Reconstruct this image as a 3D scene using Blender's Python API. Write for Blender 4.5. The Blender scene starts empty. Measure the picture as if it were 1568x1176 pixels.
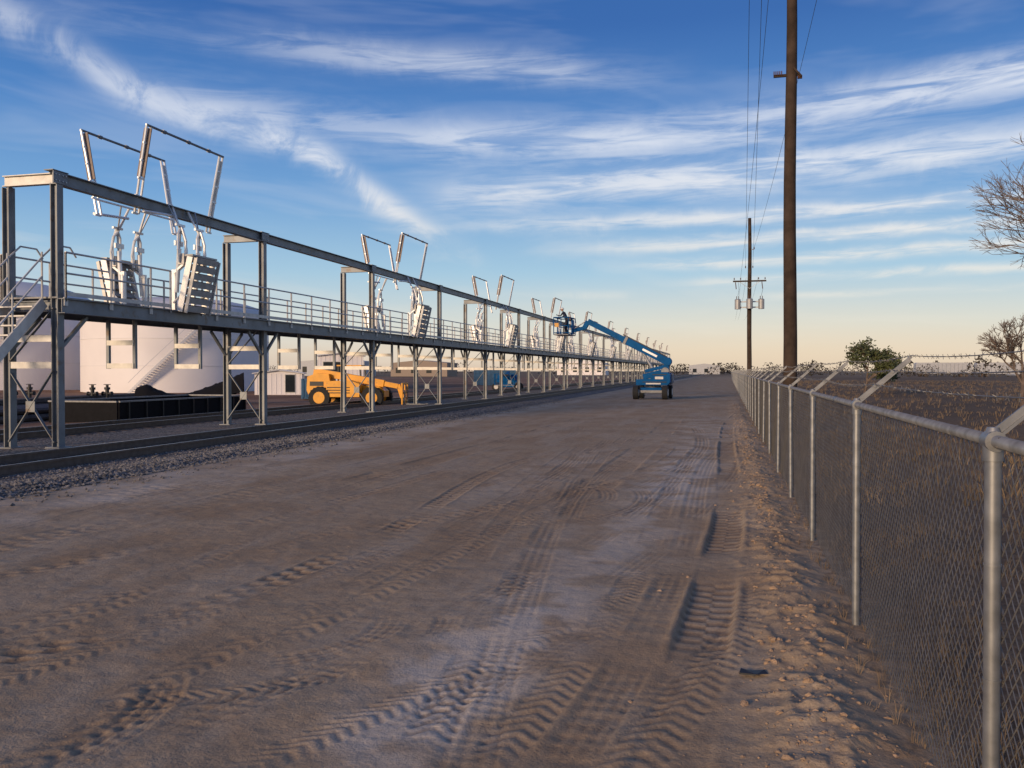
import bpy, math, random
import numpy as np
from mathutils import Vector, Matrix, noise as mnoise
random.seed(7); rng=np.random.default_rng(7)
S=bpy.context.scene
V=Vector

# ---------------------------------------------------------------- materials
def mat(name,col,rough=.6,metal=0.,var=.18,scale=6.,bump=0.,bscale=40.,rust=None,rustamt=.0,spec=.5):
    m=bpy.data.materials.new(name); m.use_nodes=True
    nt=m.node_tree; b=nt.nodes['Principled BSDF']
    tc=nt.nodes.new('ShaderNodeTexCoord')
    n=nt.nodes.new('ShaderNodeTexNoise'); n.inputs['Scale'].default_value=scale; n.inputs['Detail'].default_value=4
    nt.links.new(tc.outputs['Object'],n.inputs['Vector'])
    r=nt.nodes.new('ShaderNodeValToRGB')
    r.color_ramp.elements[0].position=.3; r.color_ramp.elements[1].position=.7
    r.color_ramp.elements[0].color=[c*(1-var) for c in col]+[1]
    r.color_ramp.elements[1].color=[min(1,c*(1+var)) for c in col]+[1]
    nt.links.new(n.outputs['Fac'],r.inputs['Fac'])
    out=r.outputs['Color']
    if rust:
        n2=nt.nodes.new('ShaderNodeTexNoise'); n2.inputs['Scale'].default_value=scale*1.7; n2.inputs['Detail'].default_value=6
        nt.links.new(tc.outputs['Object'],n2.inputs['Vector'])
        mr=nt.nodes.new('ShaderNodeMapRange'); mr.inputs['From Min'].default_value=.65-rustamt; mr.inputs['From Max'].default_value=.75-rustamt*.5
        nt.links.new(n2.outputs['Fac'],mr.inputs['Value'])
        mx=nt.nodes.new('ShaderNodeMixRGB'); mx.inputs['Color2'].default_value=list(rust)+[1]
        nt.links.new(mr.outputs['Result'],mx.inputs['Fac']); nt.links.new(out,mx.inputs['Color1']); out=mx.outputs['Color']
    nt.links.new(out,b.inputs['Base Color'])
    b.inputs['Roughness'].default_value=rough; b.inputs['Metallic'].default_value=metal
    b.inputs['Specular IOR Level'].default_value=spec
    if bump>0:
        n3=nt.nodes.new('ShaderNodeTexNoise'); n3.inputs['Scale'].default_value=bscale; n3.inputs['Detail'].default_value=4
        nt.links.new(tc.outputs['Object'],n3.inputs['Vector'])
        bp=nt.nodes.new('ShaderNodeBump'); bp.inputs['Strength'].default_value=bump; bp.inputs['Distance'].default_value=.02
        nt.links.new(n3.outputs['Fac'],bp.inputs['Height']); nt.links.new(bp.outputs['Normal'],b.inputs['Normal'])
    return m
M_STEEL=mat('painted_steel',(.19,.205,.22),.5,.25,.22,2.,rust=(.16,.12,.09),rustamt=.06)
M_GALV=mat('galvanized',(.42,.43,.44),.42,.5,.15,9.)
M_GALVF=mat('galvanized_fence',(.25,.255,.26),.48,.6,.25,14.)
M_WIRE=mat('fence_wire',(.17,.165,.16),.55,.4,.25,6.)
M_LIGHT=mat('light_galv',(.58,.56,.52),.5,.2,.14,5.)
M_WHITE=mat('white_metal',(.84,.84,.82),.35,.15,.06,5.)
M_BROWN=mat('brown_shade_siding',(.22,.17,.14),.6,.1,.2,5.)  # painted shade on the cage uprights; plain brown siding on a building
M_GRATE=mat('grey_tread',(.24,.24,.24),.6,.4,.2,8.)
M_GANG=mat('gangway_aluminium',(.36,.36,.35),.5,.35,.18,6.)
M_RAIL=mat('rail_steel',(.14,.10,.08),.6,.4,.2,8.)
M_RAILTOP=mat('rail_head',(.42,.39,.37),.3,.8,.1,8.)
M_TIE=mat('tie_wood',(.09,.07,.06),.9,0,.3,6.,.5)
M_POLE=mat('pole_wood',(.055,.038,.028),.85,0,.35,3.,.6,30,spec=.2)
M_BLACK=mat('black_plastic',(.015,.015,.017),.5)
M_LINER=mat('black_liner',(.010,.010,.012),.85,spec=.15)
M_TIRE=mat('rubber',(.02,.02,.02),.85)
M_ORANGE=mat('orange_paint',(.80,.36,.02),.4,0,.10,3.,rust=(.35,.2,.08),rustamt=.03)
M_BLUE=mat('blue_paint',(.0,.085,.25),.6,0,.15,3.,spec=.12)
M_GLASS=mat('dark_glass',(.02,.025,.03),.1)
M_TANK=mat('tank_paint',(.78,.74,.73),.55,0,.05,.3)
M_TANKR=mat('tank_roof',(.60,.60,.62),.55,0,.06,.3)
M_CLOD=mat('clod',(.36,.25,.165),.95,0,.2,9.,.6,spec=.1)
M_STONE=mat('gravel_stone',(.17,.16,.155),.9,0,.55,7.,.3)
M_GRASS=mat('dry_grass',(.20,.145,.092),.9,0,.5,1.2,spec=.1)
M_TWIG=mat('bark',(.15,.115,.095),.9,0,.3,3.,spec=.2)
M_LEAF=mat('leaf_green',(.085,.10,.035),.8,0,.4,1.5)
M_FAR=mat('far_trees',(.07,.06,.05),.95,0,.4,.05)
M_INS=mat('insulator',(.10,.05,.035),.3)
M_TRANS=mat('transformer_grey',(.33,.34,.35),.45,.2,.1)
M_SKIN=mat('skin',(.45,.28,.2),.6)
M_CLOTH=mat('work_jacket',(.035,.04,.06),.9)
M_HAT=mat('hard_hat',(.75,.74,.70),.4)
M_CONT=mat('container_blue',(.04,.12,.22),.5,0,.2,3.)
M_SIDING=mat('siding',(.42,.43,.45),.6,0,.08,3.)
M_CONC=mat('concrete',(.28,.26,.24),.9,0,.15,3.,.3)

# ---------------------------------------------------------------- mesh builder
class MB:
    def __init__(s): s.v=[];s.f=[];s.m=[];s.ms=[]
    def mi(s,m):
        if m not in s.ms: s.ms.append(m)
        return s.ms.index(m)
    def frame(s,p0,p1,up):
        d=(p1-p0).normalized(); up=V(up)
        if abs(d.dot(up.normalized()))>.99: up=V((1,0,0)) if abs(d.x)<.9 else V((0,1,0))
        sd=d.cross(up).normalized(); u2=sd.cross(d).normalized()
        return d,sd,u2
    def hexa(s,c,m):
        b=len(s.v); s.v+= [tuple(x) for x in c]; k=s.mi(m)
        for f in((0,3,2,1),(4,5,6,7),(0,1,5,4),(1,2,6,5),(2,3,7,6),(3,0,4,7)):
            s.f.append(tuple(b+i for i in f)); s.m.append(k)
    def beam(s,p0,p1,w,h,m,up=(0,0,1)):
        p0=V(p0);p1=V(p1);d,sd,u=s.frame(p0,p1,up)
        o=[(-1,-1),(1,-1),(1,1),(-1,1)]
        s.hexa([p0+sd*(a*w/2)+u*(b*h/2) for a,b in o]+[p1+sd*(a*w/2)+u*(b*h/2) for a,b in o],m)
    def hbeam(s,p0,p1,w,h,m,up=(0,0,1),t=.022):
        p0=V(p0);p1=V(p1);d,sd,u=s.frame(p0,p1,up)
        o=u*(h/2-t/2)
        s.beam(p0+o,p1+o,w,t,m,up); s.beam(p0-o,p1-o,w,t,m,up); s.beam(p0,p1,t,h-2*t,m,up)
    def box(s,c,sz,m):
        c=V(c); s.beam(c-V((0,0,sz[2]/2)),c+V((0,0,sz[2]/2)),sz[1],sz[0],m,(1,0,0))
    def tube(s,p0,p1,r,m,n=8,r1=None,cap=True):
        p0=V(p0);p1=V(p1)
        if (p1-p0).length<1e-6: return
        r1=r if r1 is None else r1
        d,sd,u=s.frame(p0,p1,(0,0,1)); b=len(s.v); k=s.mi(m)
        for p,rr in((p0,r),(p1,r1)):
            for i in range(n):
                a=2*math.pi*i/n; s.v.append(tuple(p+sd*(rr*math.cos(a))+u*(rr*math.sin(a))))
        for i in range(n):
            j=(i+1)%n; s.f.append((b+i,b+j,b+n+j,b+n+i)); s.m.append(k)
        if cap:
            s.f.append(tuple(b+i for i in range(n))[::-1]); s.m.append(k)
            s.f.append(tuple(b+n+i for i in range(n))); s.m.append(k)
    def path(s,pts,r,m,n=6):
        for a,b in zip(pts[:-1],pts[1:]): s.tube(a,b,r,m,n)
    def poly(s,pts,m):
        b=len(s.v); s.v+=[tuple(p) for p in pts]; s.f.append(tuple(range(b,b+len(pts)))); s.m.append(s.mi(m))
    def prism(s,prof,y0,y1,m):
        n=len(prof); b=len(s.v); k=s.mi(m)
        for y in(y0,y1):
            for x,z in prof: s.v.append((x,y,z))
        for i in range(n):
            j=(i+1)%n; s.f.append((b+i,b+j,b+n+j,b+n+i)); s.m.append(k)
        s.f.append(tuple(b+i for i in range(n))[::-1]); s.m.append(k)
        s.f.append(tuple(b+n+i for i in range(n))); s.m.append(k)
    def mesh(s,name):
        me=bpy.data.meshes.new(name); me.from_pydata(s.v,[],s.f)
        for m in s.ms: me.materials.append(m)
        me.polygons.foreach_set('material_index',s.m); me.update(); return me
    def obj(s,name,parent=None,loc=(0,0,0),rot=(0,0,0),smooth=False,bevel=0):
        me=s.mesh(name); o=bpy.data.objects.new(name,me); S.collection.objects.link(o)
        o.location=loc; o.rotation_euler=rot; o.parent=parent
        if smooth:
            me.polygons.foreach_set('use_smooth',[True]*len(me.polygons))
        if bevel:
            md=o.modifiers.new('bevel','BEVEL'); md.width=bevel; md.segments=2; md.limit_method='ANGLE'
        return o
def empty(name,loc=(0,0,0),rot=(0,0,0)):
    e=bpy.data.objects.new(name,None); S.collection.objects.link(e); e.location=loc; e.rotation_euler=rot; e.empty_display_size=.2; return e
def inst(me,name,parent=None,loc=(0,0,0),rot=(0,0,0),sc=1):
    o=bpy.data.objects.new(name,me); S.collection.objects.link(o); o.location=loc;o.rotation_euler=rot;o.scale=(sc,sc,sc);o.parent=parent; return o

# ---------------------------------------------------------------- ground
_tab={}
def vn(x,y,seed):
    if seed not in _tab: _tab[seed]=np.random.default_rng(seed).random((256,256))
    t=_tab[seed]; xi=np.floor(x).astype(int); yi=np.floor(y).astype(int)
    fx=x-xi; fy=y-yi; fx=fx*fx*(3-2*fx); fy=fy*fy*(3-2*fy)
    a=t[xi%256,yi%256];b=t[(xi+1)%256,yi%256];c=t[xi%256,(yi+1)%256];d=t[(xi+1)%256,(yi+1)%256]
    return (a*(1-fx)+b*fx)*(1-fy)+(c*(1-fx)+d*fx)*fy-.5
def fbm(x,y,sc,seed,oc=3):
    r=0;a=1
    for i in range(oc):
        r=r+a*vn(x/sc*2**i+13.7*i,y/sc*2**i+5.1*i,seed+i); a*=.5
    return r
def sm(a,b,x):
    t=np.clip((x-a)/(b-a),0,1); return t*t*(3-2*t)
ys=[-4000,-1500,-500,-150,-50,-20,-8,-3,0,1.2,2.2]
y=2.7
while y<45: ys.append(y); y+=max(.012,.0036*y)
st=.3
while y<4500: ys.append(y); st=max(.3,(y-38)*.035) if y<400 else y*.15; y+=st
xs=[];x=-10.2;st=.1
while x>-4500: xs.append(x); x-=st; st*=1.13
xs=xs[::-1]; x=-10.18+.0
while x<-4: xs.append(x); x+=.022
while x<1.3: xs.append(x); x+=.015
while x<2.4: xs.append(x); x+=.03
st=.04
while x<4500: xs.append(x); x+=st; st*=1.09
xs=np.array(xs);ys=np.array(ys)
X,Y=np.meshgrid(xs,ys)
near=sm(-11,-9,X)*(1-sm(2.5,6,X))*(1-sm(50,70,Y))
yard=1-sm(-11.6,-9.7,X)
Z=-.2*yard-.12*(1-sm(-26,-21.5,X))
Z+=.05*fbm(X,Y,3.,10,2)*near*sm(-9.5,-8,X)*.8
Z+=.010*fbm(X,Y,.5,20,2)*near+.006*fbm(X,Y,.12,30,2)*near
Z+=.10*fbm(X,Y,2.2,40,2)*sm(1.4,3,X)*(1-sm(150,300,Y))
Z+=.25*fbm(X,Y,14.,44,2)*(1-sm(-30,-24,X))*(1-sm(200,400,Y))
dark=np.zeros_like(X);pale=np.zeros_like(X)
wx=.46+.10*vn(Y/1.3,Y*0,50)
w=np.exp(-((X-wx)/.30)**2)*(1-sm(40,60,Y))
l1=np.clip(.55-np.abs(fbm(X,Y,.22,60,2))*2.2,0,1); l2=np.clip(.5-np.abs(fbm(X,Y,.075,66,2))*2.0,0,1)
Z+=w*(.045+.05*l1+.030*l2*(.4+l1)+.05*fbm(X,Y,.6,64,2))
dark-=w*.10
fade=(1-sm(22,40,Y))
KD=.38; KA=.42
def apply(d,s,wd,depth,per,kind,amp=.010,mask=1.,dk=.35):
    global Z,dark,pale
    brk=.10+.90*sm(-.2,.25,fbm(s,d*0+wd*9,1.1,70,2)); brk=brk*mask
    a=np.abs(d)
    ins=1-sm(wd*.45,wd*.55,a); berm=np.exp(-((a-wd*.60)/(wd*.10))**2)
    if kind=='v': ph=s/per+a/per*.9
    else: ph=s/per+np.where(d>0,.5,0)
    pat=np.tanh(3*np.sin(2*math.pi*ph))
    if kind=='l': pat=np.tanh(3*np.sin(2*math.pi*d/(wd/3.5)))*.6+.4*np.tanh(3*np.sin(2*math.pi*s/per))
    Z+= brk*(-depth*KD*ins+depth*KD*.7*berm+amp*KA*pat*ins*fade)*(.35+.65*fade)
    dark+=brk*(ins*dk*.45-ins*pat*.27*fade*dk/.35)  # compaction darkens; ridges lighter, grooves darker: relief shading put into the colour
def ytrack(cp,wd,depth,per,kind,amp=.010,y0=2,y1=60,dk=.35,wob=.03,sd=0):
    cp=np.array(cp); co=np.polyfit(cp[:,1],cp[:,0],min(3,len(cp)-1))
    f=np.polyval(co,Y); f=f+wob*vn(Y/2.,Y*0,int(wd*1000)+sd)
    sl=np.polyval(np.polyder(co),Y); d=(X-f)/np.sqrt(1+sl**2)
    m=sm(y0-.5,y0,Y)*(1-sm(y1-1.5,y1,Y))
    apply(d,Y*np.sqrt(1+sl.clip(-3,3)**2)+sd*.37+0*X,wd,depth,per,kind,amp,m,dk)
RT=random.Random(77)
for i in range(22):
    x0=RT.uniform(-8.5,-.2); s1=RT.gauss(0,.13); s2=RT.gauss(0,.10)
    ya=RT.uniform(2,12); yb=ya+RT.uniform(6,22)
    xa=x0; xm=x0+s1*(yb-ya)*.5; xb=xm+s2*(yb-ya)*.5
    ytrack([(xa,ya),(xm,(ya+yb)/2),(max(-9,min(-.1,xb)),yb)],RT.choice((.2,.24,.28)),.008,RT.choice((.07,.09,.11,.13)),RT.choice('vllx'),.007,y0=ya,y1=yb,dk=RT.uniform(.18,.38),sd=i*7+3)
ytrack([(-.30,3.2),(-.13,6),(.02,12),(.12,30)],.34,.06,.17,'x',.010,y1=55,dk=.7)
ytrack([(-.80,3),(-.62,4.4),(-.42,8),(-.25,18)],.26,.014,.13,'l',.008,y1=30)
ytrack([(-1.15,3),(-.95,4.2),(-.75,8),(-.6,16)],.24,.012,.10,'v',.008,y1=16)
ytrack([(-4.6,3.4),(-3.82,5.5),(-3.58,9),(-3.6,17)],.26,.022,.18,'x',.016,y1=17.5,dk=.75)
ytrack([(-6.6,4.8),(-6,6),(-5.2,9),(-4.8,14)],.24,.014,.16,'x',.012,y1=16)
ytrack([(-1.3,3),(-1.5,5),(-1.9,9),(-2.4,16),(-2.6,24)],.24,.010,.11,'v',.006,y1=25)
ytrack([(-2.9,2.8),(-2.0,5.5),(-1.2,9.5),(-.8,15)],.26,.012,.10,'l',.008,y1=18)
ytrack([(-2.3,2.8),(-1.3,5),(-.55,7.5)],.22,.010,.08,'v',.008,y1=8)
ytrack([(-1.9,3),(-1.0,5.2),(-.3,7)],.20,.010,.08,'l',.007,y1=7)
ytrack([(-8.8,8),(-8.1,12),(-7.8,20),(-7.6,40)],.5,.02,.2,'x',.010,y1=45,dk=.25)
ytrack([(-6.9,8),(-6.6,12),(-6.4,20),(-6.3,40)],.5,.02,.2,'x',.008,y1=45,dk=.25)
ytrack([(-3.1,10),(-1.9,13),(-1.0,18)],.3,.02,.14,'x',.012,y0=9,y1=20)
ytrack([(-2.5,9),(-1.5,12),(-.9,15),(-.8,25)],.3,.015,.14,'l',.012,y0=8.5,y1=27)
ytrack([(-3.2,3),(-3.0,5),(-2.9,9),(-3.3,20)],.22,.008,.12,'v',.006,y1=25,dk=.25)
ytrack([(-5.6,14),(-5.2,25),(-4.9,40)],.6,.03,.2,'x',.01,y0=12,y1=58,dk=.25)
ytrack([(-1.9,14),(-1.8,25),(-2.2,40)],.6,.03,.2,'x',.01,y0=12,y1=58,dk=.25)
def arc(cx,cy,R,a0,a1,wd,depth,per,kind,amp,dk=.4):
    dx=X-cx;dy=Y-cy; r=np.hypot(dx,dy); a=np.degrees(np.arctan2(dy,dx))%360
    am=(a0+a1)/2; h=(a1-a0)/2; da=np.abs((a-am+180)%360-180)
    apply(r-R,np.radians((a-am+180)%360)*R,wd,depth,per,kind,amp,1-sm(h-6,h,da),dk)
arc(-3.1,5.3,.85,-60,30,.22,.012,.09,'l',.009)
arc(-3.1,5.3,1.25,-60,20,.18,.010,.08,'l',.008)
arc(-3.7,5.6,1.9,-75,0,.20,.010,.09,'v',.008)
arc(-4.2,3.4,1.35,-20,35,.22,.012,.09,'l',.010)
arc(1.5,3.6,3.0,150,200,.22,.012,.10,'v',.009)
arc(-4.6,11.5,3.0,-60,25,.24,.012,.10,'l',.010)
arc(-4.6,11.5,3.5,-55,20,.22,.010,.10,'l',.009)
arc(-5.2,12.5,4.4,-50,10,.24,.010,.11,'l',.007)
arc(-5.5,7.0,2.4,-60,0,.22,.010,.10,'l',.006)
def blob(cx,cy,sx,sy,a,sl=0):
    global pale
    pale+=a*np.exp(-(((X-cx)-sl*(Y-cy))/sx)**2-((Y-cy)/sy)**2)
blob(-1.42,5.1,.45,1.3,.9,.1); blob(-1.5,4.1,.4,.7,.6); blob(-.75,14.,.6,4.5,.8); blob(-1.3,8.,.7,2.,.4); blob(-2.9,15,1,5,.35,.1)
blob(-.5,26,1.2,9,.5); blob(-7.8,12,1.2,9,.25)
pale*= (.35+1.1*sm(-.35,.35,fbm(X,Y,.35,90,3)))
pale+=.55*sm(-9.9,-9.2,X)*(1-sm(-8.6,-7.4,X))*(.7+fbm(X,Y,.9,95,3))
R,C=X.shape; print('ground',R,C)
co=np.empty((R*C,3),np.float32); co[:,0]=X.ravel();co[:,1]=Y.ravel();co[:,2]=Z.ravel()
idx=np.arange(R*C).reshape(R,C)
q=np.stack([idx[:-1,:-1],idx[:-1,1:],idx[1:,1:],idx[1:,:-1]],-1).reshape(-1,4)
me=bpy.data.meshes.new('ground'); me.vertices.add(R*C); me.vertices.foreach_set('co',co.ravel())
me.loops.add(q.size); me.loops.foreach_set('vertex_index',q.ravel().astype(np.int32))
me.polygons.add(len(q)); me.polygons.foreach_set('loop_start',np.arange(0,q.size,4,dtype=np.int32))
me.polygons.foreach_set('loop_total',np.full(len(q),4,np.int32))
me.update(calc_edges=True); me.polygons.foreach_set('use_smooth',np.ones(len(q),bool))
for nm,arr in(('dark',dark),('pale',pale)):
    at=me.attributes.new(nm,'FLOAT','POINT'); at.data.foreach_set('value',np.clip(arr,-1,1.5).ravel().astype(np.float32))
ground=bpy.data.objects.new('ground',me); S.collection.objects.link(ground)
def gz(x,y):
    i=min(max(int(np.searchsorted(ys,y)),1),R-1); j=min(max(int(np.searchsorted(xs,x)),1),C-1); return float(Z[i,j])

class N:
    def __init__(s,nt): s.nt=nt
    def n(s,t,**k):
        x=s.nt.nodes.new(t)
        for a,b in k.items(): setattr(x,a,b)
        return x
    def L(s,a,b): s.nt.links.new(a,b)
    def put(s,i,v):
        if isinstance(v,(int,float)): i.default_value=v
        elif isinstance(v,(tuple,list)): i.default_value=v
        else: s.L(v,i)
    def m(s,op,a,b=None,c=None):
        x=s.n('ShaderNodeMath',operation=op); s.put(x.inputs[0],a)
        if b is not None: s.put(x.inputs[1],b)
        if c is not None: s.put(x.inputs[2],c)
        return x.outputs[0]
    def mr(s,v,a,b,c=0.,d=1.,sm=True):
        x=s.n('ShaderNodeMapRange'); x.interpolation_type='SMOOTHSTEP' if sm else 'LINEAR'
        s.put(x.inputs['Value'],v)
        for k,val in(('From Min',a),('From Max',b),('To Min',c),('To Max',d)): s.put(x.inputs[k],val)
        return x.outputs['Result']
    def mix(s,f,a,b,bt='MIX'):
        x=s.n('ShaderNodeMixRGB',blend_type=bt); s.put(x.inputs['Fac'],f)
        for i,v in((1,a),(2,b)):
            if isinstance(v,tuple) and len(v)==3: v=v+(1,)
            s.put(x.inputs[i],v)
        return x.outputs['Color']
    def noise(s,vec,sc,det=5,rough=.55,dist=0):
        x=s.n('ShaderNodeTexNoise'); s.L(vec,x.inputs['Vector']); x.inputs['Scale'].default_value=sc
        x.inputs['Detail'].default_value=det; x.inputs['Roughness'].default_value=rough; x.inputs['Distortion'].default_value=dist
        return x.outputs['Fac']
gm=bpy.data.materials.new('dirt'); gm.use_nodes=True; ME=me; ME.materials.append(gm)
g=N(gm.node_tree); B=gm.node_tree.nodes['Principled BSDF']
pos=g.n('ShaderNodeNewGeometry').outputs['Position']
sp=g.n('ShaderNodeSeparateXYZ'); g.L(pos,sp.inputs[0])
mp=g.n('ShaderNodeMapping'); g.L(pos,mp.inputs['Vector']); mp.inputs['Scale'].default_value=(1,.22,1)
n1=g.noise(pos,.6,4); n2=g.noise(pos,7.,5,.65); n3=g.noise(pos,60.,3,.7); ns=g.noise(mp.outputs[0],1.3,5,.6)
base=g.mix(g.mr(n1,.35,.65),(.345,.240,.147),(.42,.31,.200))
base=g.mix(g.mr(ns,.42,.66),base,(.43,.335,.235))
base=g.mix(g.mr(n2,.42,.72,0,.45),base,(.27,.187,.118))
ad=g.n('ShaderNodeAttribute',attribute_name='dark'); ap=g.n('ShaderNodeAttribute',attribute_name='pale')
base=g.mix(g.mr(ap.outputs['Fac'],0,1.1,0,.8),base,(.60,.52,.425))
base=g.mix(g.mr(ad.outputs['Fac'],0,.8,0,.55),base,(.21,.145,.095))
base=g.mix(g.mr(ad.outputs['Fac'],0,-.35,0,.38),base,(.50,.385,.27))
fx=g.mr(g.m('ADD',sp.outputs['X'],g.m('MULTIPLY',g.m('SUBTRACT',n2,.5),1.2)),.75,1.15)
fieldc=g.mix(g.mr(n2,.35,.7),(.105,.072,.048),(.20,.145,.095))
fieldc=g.mix(g.mr(g.noise(pos,.05,3),.4,.65),fieldc,(.22,.155,.10))
base=g.mix(fx,base,fieldc)
yd=g.mr(sp.outputs['X'],-22.,-26.)
base=g.mix(yd,base,g.mix(g.mr(g.noise(pos,.12,4),.4,.6),(.20,.115,.075),(.31,.19,.125)))
ff=g.mr(sp.outputs['Y'],200,330); base=g.mix(ff,base,(.22,.165,.11))
fine=g.mr(n3,.3,.75,.78,1.14,False)
base=g.mix(1.,base,fine,'MULTIPLY')
vs_=g.n('ShaderNodeTexVoronoi'); g.L(pos,vs_.inputs['Vector']); vs_.inputs['Scale'].default_value=42
spk=g.mr(vs_.outputs['Distance'],.16,.10); sc_=g.n('ShaderNodeSeparateColor'); g.L(vs_.outputs['Color'],sc_.inputs[0])
spk=g.m('MULTIPLY',spk,g.mr(sc_.outputs[0],.80,.84)); base=g.mix(g.m('MULTIPLY',spk,.6),base,(.20,.16,.13))
g.L(base,B.inputs['Base Color']); B.inputs['Roughness'].default_value=.95
B.inputs['Specular IOR Level'].default_value=.1
bp=g.n('ShaderNodeBump'); bp.inputs['Strength'].default_value=.55; bp.inputs['Distance'].default_value=.012
hh=g.m('ADD',g.m('MULTIPLY',n2,2.0),g.m('ADD',g.m('MULTIPLY',n3,.7),g.m('MULTIPLY',spk,.5)))
g.L(hh,bp.inputs['Height']); g.L(bp.outputs['Normal'],B.inputs['Normal'])

# ---------------------------------------------------------------- ballast bed + tracks
def gravel(name,c0,c1,sc):
    m=bpy.data.materials.new(name); m.use_nodes=True; g=N(m.node_tree); B=m.node_tree.nodes['Principled BSDF']
    pos=g.n('ShaderNodeNewGeometry').outputs['Position']
    v=g.n('ShaderNodeTexVoronoi'); g.L(pos,v.inputs['Vector']); v.inputs['Scale'].default_value=sc
    s=g.n('ShaderNodeSeparateColor'); g.L(v.outputs['Color'],s.inputs[0])
    c=g.mix(s.outputs[0],c0,c1); c=g.mix(g.mr(v.outputs['Distance'],.35,.75),c,(.02,.018,.016))
    c=g.mix(g.mr(g.noise(pos,.8,4),.45,.7,0,.6),c,(.24,.18,.135))
    g.L(c,B.inputs['Base Color']); B.inputs['Roughness'].default_value=.9
    b=g.n('ShaderNodeBump'); b.inputs['Strength'].default_value=1; b.inputs['Distance'].default_value=.03; b.invert=True
    g.L(v.outputs['Distance'],b.inputs['Height']); g.L(b.outputs['Normal'],B.inputs['Normal']); return m
M_BALL=gravel('ballast',(.085,.08,.078),(.28,.26,.25),17)
bx=[-9.55,-9.8,-10.2,-10.7,-11.3,-14.5,-15.2,-17.4,-18.2,-21.2,-22.2,-23.0]
bz=[-.03,.035,.05,.01,-.085,-.10,-.115,-.15,-.14,-.14,-.2,-.45]
bm=MB(); yy=[-60]+[i*.5 for i in range(0,160)]+[80+i*10 for i in range(0,60)]
k=bm.mi(M_BALL)
for yv in yy:
    for i,(a,b) in enumerate(zip(bx,bz)):
        wob=.14*mnoise.noise(V((i*3,yv*.6,0)))+.05*mnoise.noise(V((i*3,yv*2.5,5))) if i<4 else 0
        bm.v.append((a+wob,yv,b+(.02*mnoise.noise(V((i,yv,9))) if i>0 else 0)))
n=len(bx)
for r in range(len(yy)-1):
    for i in range(n-1):
        bm.f.append((r*n+i,(r+1)*n+i,(r+1)*n+i+1,r*n+i+1)); bm.m.append(k)
bm.obj('gravel_ballast_bed',smooth=True)
sb=MB(); k=sb.mi(M_STONE)
def stone(mb,k,c,r,rnd):
    b=len(mb.v); 
    for dx,dy,dz in((1,0,0),(-1,0,0),(0,1,0),(0,-1,0),(0,0,1),(0,0,-1)):
        mb.v.append((c[0]+(dx+rnd.uniform(-.3,.3))*r*rnd.uniform(.7,1.2),c[1]+(dy+rnd.uniform(-.3,.3))*r*rnd.uniform(.7,1.2),c[2]+(dz+rnd.uniform(-.3,.3))*r*.8))
    for f in((0,2,4),(2,1,4),(1,3,4),(3,0,4),(2,0,5),(1,2,5),(3,1,5),(0,3,5)): mb.f.append(tuple(b+i for i in f)); mb.m.append(k)
R_=random.Random(3)
for i in range(22000):
    yv=5+ (R_.random()**1.6)*45; xv=-9.45-abs(R_.gauss(0,1))*1.3
    if R_.random()<.03: xv=-9.45+R_.random()*.7
    if R_.random()<.2: xv=R_.uniform(-15,-11.6)
    if xv<-15: xv=R_.uniform(-11.7,-9.6)
    if abs(xv+13.775)<.1 or abs(xv+12.265)<.1: continue
    zz=float(np.interp(-xv,[-b for b in bx],bz)) if xv<-9.55 else .005
    stone(sb,k,(xv,yv,zz+.008),R_.uniform(.016,.036),R_)
sb.obj('loose_gravel')
def track(xc,zt):
    e=empty('railway_track')
    rl=MB()
    for xx in(xc-.755,xc+.755):
        y0,y1=-60,600
        rl.beam((xx,y0,zt-.165),(xx,y1,zt-.165),.14,.014,M_RAIL)
        rl.beam((xx,y0,zt-.10),(xx,y1,zt-.10),.022,.116,M_RAIL)
        rl.beam((xx,y0,zt-.022),(xx,y1,zt-.022),.072,.04,M_RAIL)
        rl.beam((xx,y0,zt-.0005),(xx,y1,zt-.0005),.05,.003,M_RAILTOP)
    rl.obj('rails',e)
    t=MB(); rr=random.Random(int(-xc*10))
    for i in range(int(360/.55)):
        yv=-10+i*.55; t.box((xc+rr.uniform(-.04,.04),yv,zt-.172-.075),(2.6,.23,.15),M_TIE)
    t.obj('ties',e)
track(-13.02,.085); track(-19.6,.045)

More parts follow.
